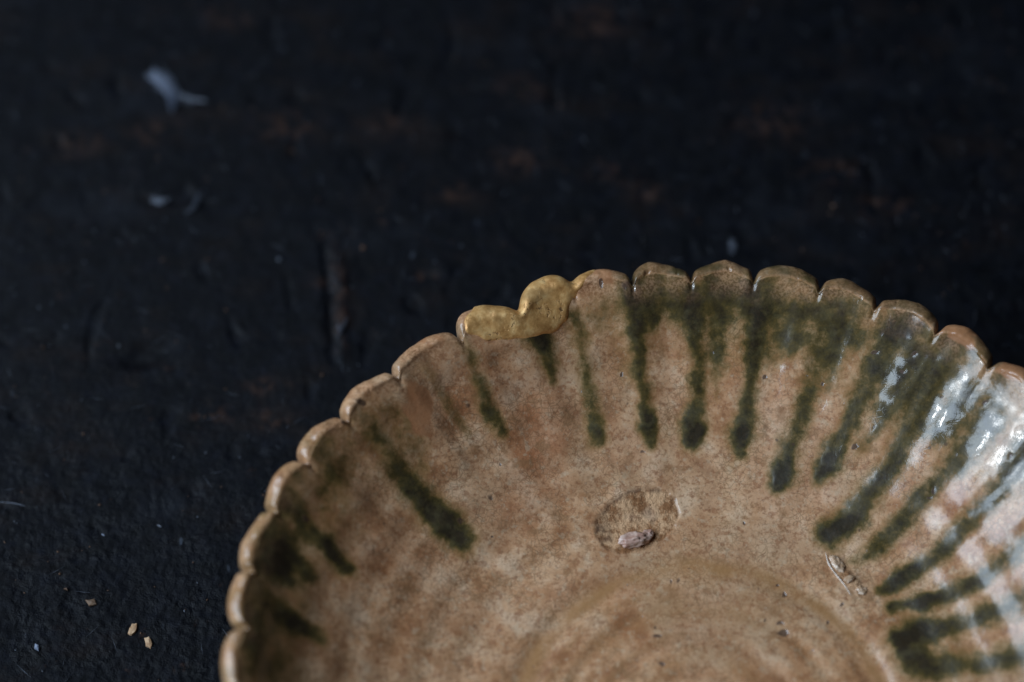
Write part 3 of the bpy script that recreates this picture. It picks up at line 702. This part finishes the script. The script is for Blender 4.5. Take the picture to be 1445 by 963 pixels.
# ------------------------------------------------------------------ lint, flakes, dust on the table
def on_table(x, y, up=0.0):
    i = int(np.clip(np.searchsorted(ay, y), 1, len(ay) - 1)); j = int(np.clip(np.searchsorted(ax, x), 1, len(ax) - 1))
    return (x, y, float(TZ[i, j]) + up)
M_LINT = simple('white_lint', (0.16, 0.19, 0.26), (0.25, 0.28, 0.36), 900, 0.8, 0.0001)
M_LINT2 = simple('grey_lint', (0.12, 0.135, 0.17), (0.2, 0.22, 0.27), 900, 0.8, 0.0001)
M_FLAKE = simple('tan_flake', (0.36, 0.20, 0.10), (0.55, 0.36, 0.21), 900, 0.7, 0.0001)
def label(o, lab, cat, group=None):
    o['label'] = lab; o['category'] = cat
    if group: o['group'] = group
tuft = bpy.data.objects.new('lint_tuft', None); col.objects.link(tuft)
label(tuft, 'blurred white lint tuft with three arms on the dark table, upper left', 'lint')
def bundle(name, pts, spread, n, mat, parent, seed, rad=0.045):
    """a loose lock of thin hairs following a line"""
    rg = random.Random(seed); V_, F_ = [], []
    P0 = [Vector(p) for p in pts]
    for h in range(n):
        off = Vector((rg.gauss(0, 1), rg.gauss(0, 1), abs(rg.gauss(0, .8)))) * spread
        a0 = rg.uniform(0, .35); a1 = rg.uniform(.55, 1.0); line = []
        for q in range(7):
            t = (a0 + (a1 - a0) * q / 6) * (len(P0) - 1); i = min(int(t), len(P0) - 2); p = P0[i].lerp(P0[i + 1], t - i)
            w = 1.0 - 0.55 * t / (len(P0) - 1)
            line.append(p + off * w + Vector((rg.gauss(0, 1), rg.gauss(0, 1), 0)) * spread * .16)
        for i, p in enumerate(line):
            tg = (line[min(i + 1, 6)] - line[max(i - 1, 0)]).normalized(); a = tg.orthogonal().normalized(); b = tg.cross(a)
            for k in range(3):
                an = 2.1 * k; V_.append((p + (a * math.cos(an) + b * math.sin(an)) * rad) * MM)
        o_ = len(V_) - 21
        for i in range(6):
            for k in range(3): F_.append((o_ + i * 3 + k, o_ + i * 3 + (k + 1) % 3, o_ + i * 3 + 3 + (k + 1) % 3, o_ + i * 3 + 3 + k))
    me = bpy.data.meshes.new(name); me.from_pydata(V_, [], F_); me.materials.append(mat)
    o = bpy.data.objects.new(name, me); col.objects.link(o); o.parent = parent; return o
for l, sp_, n_, mt in zip(LINT[:3], (0.72, 0.6, 0.4), (150, 60, 16), (M_LINT, M_LINT, M_LINT2)):
    bundle('fibre_lock', [on_table(x, y, .5) for x, y in l], sp_, n_, mt, tuft, n_)
LAB = ['curved pale fibre below the large white lint tuft', 'upper strand of the small grey fluff left of the curved fibre', 'lower short strand of the small grey fluff left of the curved fibre',
       'short bluish lint standing behind the top of the dish rim', 'longer pale fibre slanting beside the foot of the table crack', 'shorter pale fibre crossing the slanting one by the table crack',
       'faint grey hair at the left edge of the table', 'tiny white fibre left of the dish, the lower one', 'tiny bluish fibre left of the dish, the upper one']
for i, l in enumerate(LINT[3:]):
    rad = (.42, .4, .3, .45, .28, .2, .07, .13, .10)[i]
    if i in (0, 1, 2, 3, 4, 5): o = bundle('lint_fibre', [on_table(x, y, .3) for x, y in l], rad, (26, 20, 14, 26, 16, 10)[i], M_LINT2, None, 40 + i, .035)
    else: o = tube('lint_fibre', [on_table(x, y, rad) for x, y in l], rad, M_LINT2 if i not in (7,) else M_LINT, None, wob=.3, seed=i)
    if i in (1, 2): label(o, LAB[i], 'lint', 'grey fluff left of the curved fibre')
    elif i in (4, 5): label(o, LAB[i], 'lint', 'pale fibres beside the crack')
    else: label(o, LAB[i], 'lint')
FL = ['upper tan pointed flake on the table at lower left', 'orange-tan flake nearest the dish at lower left', 'flat brownish chip above the two tan flakes',
      'smallest brown chip at upper left of the flakes', 'tiny white crumb near the left edge of the table']
for i, poly in enumerate(FLAKES):
    bm = bmesh.new(); rg = random.Random(i)
    cx0 = sum(p[0] for p in poly) / len(poly); cy0 = sum(p[1] for p in poly) / len(poly); z0 = on_table(cx0, cy0, .12)[2]
    pts = []
    for k in range(len(poly)):
        (x0, y0), (x1, y1) = poly[k], poly[(k + 1) % len(poly)]
        for t in (0, .5): pts.append((x0 + (x1 - x0) * t + rg.uniform(-.07, .07), y0 + (y1 - y0) * t + rg.uniform(-.07, .07)))
    top = [bm.verts.new(Vector((x, y, z0 + .28 + rg.uniform(-.06, .06))) * MM) for x, y in pts]
    bot = [bm.verts.new(Vector((cx0 + (x - cx0) * 1.1, cy0 + (y - cy0) * 1.1, z0 - .05)) * MM) for x, y in pts]
    cT = bm.verts.new(Vector((cx0 + .1, cy0, z0 + .42)) * MM); bm.faces.new(bot[::-1])
    for k in range(len(pts)):
        k2 = (k + 1) % len(pts); bm.faces.new((top[k], top[k2], cT)); bm.faces.new((bot[k], bot[k2], top[k2], top[k]))
    bmesh.ops.recalc_face_normals(bm, faces=bm.faces)
    me = bpy.data.meshes.new('flake'); bm.to_mesh(me); bm.free()
    me.materials.append((M_FLAKE, M_FLAKE, simple('brown_chip', (0.10, 0.06, 0.035), (0.2, 0.12, 0.07), 800), simple('brown_crumb', (0.09, 0.05, 0.03), (0.17, 0.09, 0.05), 800), M_LINT)[i])
    o = bpy.data.objects.new('flake', me); col.objects.link(o); label(o, FL[i], 'flake')
# dust: countless specks and hairs
vsd, fsd, mid_ = [], [], []
rd = random.Random(21)
for k in range(1500):
    x = rd.uniform(-135, 78); y = rd.uniform(-18, 160)
    if math.hypot(x, y) < 45: continue
    hair = rd.random() < 0.35; L = rd.uniform(.5, 2.2) if hair else rd.uniform(.08, .26); W = rd.uniform(.025, .05) if hair else L * rd.uniform(.5, 1)
    if rd.random() < .02 and not hair: L *= 1.8; W *= 1.8
    a = rd.uniform(0, math.pi); px, py, pz = on_table(x, y, .12 if not hair else .16); b = len(vsd)
    ca, sa = math.cos(a), math.sin(a)
    for dx, dy, dz_ in ((-L, 0, 0), (0, -W, 0), (L, 0, rd.uniform(0, .15)), (0, W, 0), (0, 0, W), (0, 0, -W)):
        vsd.append(((px + dx * ca - dy * sa) * MM, (py + dx * sa + dy * ca) * MM, (pz + dz_) * MM))
    for f in ((0, 1, 4), (1, 2, 4), (2, 3, 4), (3, 0, 4), (1, 0, 5), (2, 1, 5), (3, 2, 5), (0, 3, 5)): fsd.append(tuple(b + q for q in f))
    mid_ += [1 if (not hair and rd.random() < .55) else 0] * 8
me = bpy.data.meshes.new('table_dust'); me.from_pydata(vsd, [], fsd)
me.materials.append(simple('dust', (0.06, 0.068, 0.085), (0.11, 0.125, 0.16), 500)); me.materials.append(simple('brown_grit', (0.07, 0.035, 0.02), (0.16, 0.085, 0.05), 300))
me.polygons.foreach_set('material_index', mid_)
o = bpy.data.objects.new('table_dust', me); col.objects.link(o); o['kind'] = 'stuff'
